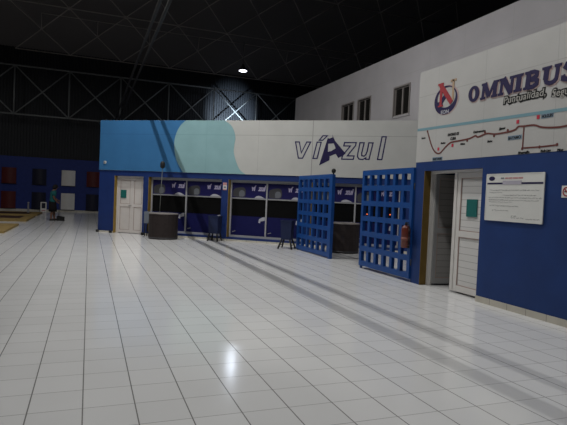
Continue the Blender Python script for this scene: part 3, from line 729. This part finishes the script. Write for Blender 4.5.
for sy in (-1, 1):
    e_ = Vector((.02, -.24, 1.08)) if sy < 0 else Vector((.06, .24, 1.10)); s_ = Vector((.03, sy * .15, 1.355))
    b.tube(s_, s_ + (e_ - s_) * .75, .075, 12, .066)
b.build('shirt', 'shirt', pr)
MB().lathe([(.21, .42, .02), (.20, .60, .01), (.185, .80, 0), (.165, .90, 0), (.15, .93, 0)], 20, sx=.86, sy=1.0).build('skirt', 'cloth', pr)
hr = MB().lathe([(.05, 1.46, .05), (.10, 1.49, .07), (.115, 1.55, .09), (.112, 1.61, .10), (.085, 1.66, .11), (.03, 1.685, .11)], 18, sx=.95, sy=.95)
hr.build('hair', 'hair', pr)
b = MB().lathe([(.012, 1.53), (.016, 1.545), (.004, 1.575)], 8, cx=.225)
b.build('nose', 'skin', pr)
for sy in (-1, 1): MB().lathe([(.004, 1.568), (.011, 1.578), (.004, 1.588)], 8, cx=.207, cy=sy * .035).build('eye', 'black', pr)
for sy in (-1, 1):
    fx = .10 if sy > 0 else -.06
    MB().lathe([(.05, 0, 0), (.052, .02, 0), (.045, .06, -.01), (.03, .085, -.03)], 14, sx=2.4, sy=.95, cx=fx + .06, cy=sy * .105).build('shoe', 'shoe', pr)
dp = tag(empty('dustpan', (PX + .34, PY - .02, 0), .2), 'long handled dark dustpan held by the sweeping person', 'dustpan')
MB().box(-.14, .16, -.15, .15, 0, .015).box(-.14, -.12, -.15, .15, .015, .20).box(-.12, .14, -.15, -.135, .015, .18).box(-.12, .14, .135, .15, .015, .18).box(-.14, .02, -.15, .15, .185, .20).build('pan', 'black', dp)
MB().tube((-.08, -.02, .2), (-.065, -.06, .90), .012, 8).build('handle', 'darkgrey', dp)

# ------------------------------------------------------------------ roof steel
tr = tag(empty('roof_truss', (0, 32.5, 0)), 'long flat truss with crossed bracing in front of the far cladding', 'truss')
bay = 2.85; X0 = -4.1 - 3 * bay; nb_ = 10; zt_, zb_ = 8.22, 5.5
MB().tube((X0, 0, zt_), (X0 + nb_ * bay, 0, zt_), .045, 8).build('top_chord', 'truss', tr)
MB().tube((X0, 0, zb_), (X0 + nb_ * bay, 0, zb_), .045, 8).build('bottom_chord', 'truss', tr)
for i in range(nb_ + 1):
    x = X0 + i * bay
    MB().tube((x, 0, zb_), (x, 0, zt_), .04, 8).build('post', 'truss', tr)
    if i < nb_:
        MB().tube((x, .06, zb_), (x + bay, .06, zt_), .035, 8).build('diagonal', 'truss', tr)
        MB().tube((x, -.06, zt_), (x + bay, -.06, zb_), .035, 8).build('diagonal', 'truss', tr)
sf = tag(empty('space_frame', (0, 32.5, 9.15)), 'dark diagonal lattice of steel rods under the sloping end of the roof', 'space frame')
hb = bay / 2; rise = .62
xs = [-4.1 + i * bay for i in range(10)]
def node(i, k): return (xs[0] + (i + .5 * (k % 2)) * bay, -hb * k, rise * hb * k)     # row k climbs towards the viewer
for k in range(5):
    n_ = 10 - k % 2
    if k % 2 == 0: MB().tube(node(0, k), node(n_ - 1, k), .03, 6).build('chord', 'rods', sf)
    for i in range(n_):
        a = node(i, k)
        for j in ((i - 1, i) if k % 2 == 0 else (i, i + 1)):
            if 0 <= j < 10 - (k + 1) % 2: MB().tube(a, node(j, k + 1), .03, 6).build('rod', 'rods', sf)
for i in range(10):
    b = MB(); p = Vector(node(i, 2)); b.lathe([(.03, p.z - .09), (.09, p.z - .045), (.09, p.z + .045), (.03, p.z + .09)], 10, cx=p.x, cy=p.y)
    b.build('hub', 'rods', sf)
for i in range(0, 9, 1):                                  # fainter upper layer tied back to the rows below
    a = Vector(node(i, 1)); q = Vector((a.x, a.y - .35, a.z + .75))
    MB().tube(a, q, .02, 6).build('strut', 'rods', sf)
    MB().tube(q, q + Vector((bay if i < 8 else 0.01, 0, 0)), .018, 6).build('upper_chord', 'rods', sf)

# two pipes running the length of the hall
for x, lab in ((1.285, 'dark pipe running under the roof, above the open floor'), (1.48, 'second dark pipe running under the roof, nearer the booths')):
    tag(MB().tube((x, -8, 5.5), (x, 32.46, 5.5), .036, 10).build('ceiling_pipe', 'black'), lab, 'pipe')

# ------------------------------------------------------------------ lamps
def high_bay(loc, label, power, size=.3, col=(1.0, .99, .965), point=False):
    h = tag(empty('high_bay_lamp', loc), label, 'lamp')
    MB().lathe([(.25, 0), (.24, .04), (.16, .16), (.08, .24), (.07, .36), (.03, .40)], 24).build('shade', 'darkgrey', h)
    MB().lathe([(.215, -.012), (.225, -.02), (.14, -.055), (.02, -.07)], 24).build('diffuser', 'bulb', h)
    MB().tube((0, 0, .4), (0, 0, (10.6 if loc[1] > 28 else 14.0 if loc[1] > 25 else 14.6) - loc[2]), .015, 8).build('hanger', 'darkgrey', h)
    ld = bpy.data.lights.new('lamp_light', 'POINT' if point else 'AREA'); ld.energy = power; ld.color = col
    if point: ld.shadow_soft_size = .1
    else: ld.shape = 'DISK'; ld.size = size
    lo = bpy.data.objects.new('lamp_light', ld); C.objects.link(lo); lo.location = (loc[0], loc[1], loc[2] - .1 - .1 * point)
high_bay((8.34, 29.6, 8.88), 'lit high bay lamp hanging in the dark roof above the booth', 60, .3, (.75, .85, 1.0))
high_bay((.2, 11.0, 8.8), 'lit high bay lamp over the middle of the open floor', 270, .03)
high_bay((.2, 15.5, 8.8), 'lit high bay lamp nearer the booth wall', 225, .03)
high_bay((3.0, 11.5, 8.8), 'added fill lamp, out of view, over the floor before the lattice gates', 140, .6)  # fill added to lift the floor by the booth; wide disk blurs pipe shadows
high_bay((3.0, 4.0, 8.8), 'added fill lamp, out of view, over the floor before the near wall', 220, .6)  # fill added to brighten the near floor and right-hand wall
high_bay((-7.5, 22.5, 8.8), 'added fill lamp, out of view, over the tan bordered mats', 140, .34)  # unseen fill added for the far left floor, kept outside the frame
fl = tag(empty('floodlight', (8.75, 29.4, 0)), 'floodlight on a pole hidden behind the booth, aimed at the long truss', 'lamp')
MB().tube((0, 0, 0), (0, 0, 4.75), .05, 10).build('pole', 'darkgrey', fl)
MB().lathe([(.22, 0), (.22, .02), (.06, .05)], 16).build('base', 'darkgrey', fl)
MB().box(-.16, .16, -.08, .08, 4.75, 4.95).build('housing', 'darkgrey', fl, bevel=.01)
MB().box(-.14, .14, .08, .085, 4.77, 4.93).build('lens', 'bulb', fl)
ld = bpy.data.lights.new('flood', 'SPOT'); ld.energy = 4200; ld.color = (.70, .85, 1.0); ld.spot_size = math.radians(50); ld.spot_blend = .8; ld.shadow_soft_size = .06
lo = bpy.data.objects.new('flood', ld); C.objects.link(lo); lo.location = (8.75, 29.55, 4.9)
lo.rotation_euler = Vector((0, 3.1, 1.35)).to_track_quat('-Z', 'Y').to_euler()

w = bpy.data.worlds.new('night'); S.world = w; w.use_nodes = True
w.node_tree.nodes['Background'].inputs[0].default_value = (.02, .025, .04, 1); w.node_tree.nodes['Background'].inputs[1].default_value = .2
S.view_settings.view_transform = 'Standard'; S.view_settings.look = 'None'; S.view_settings.gamma = 1; S.view_settings.use_curve_mapping = False
S.view_settings.exposure = 0
S.cycles.use_denoising = True
S.cycles.max_bounces = 6
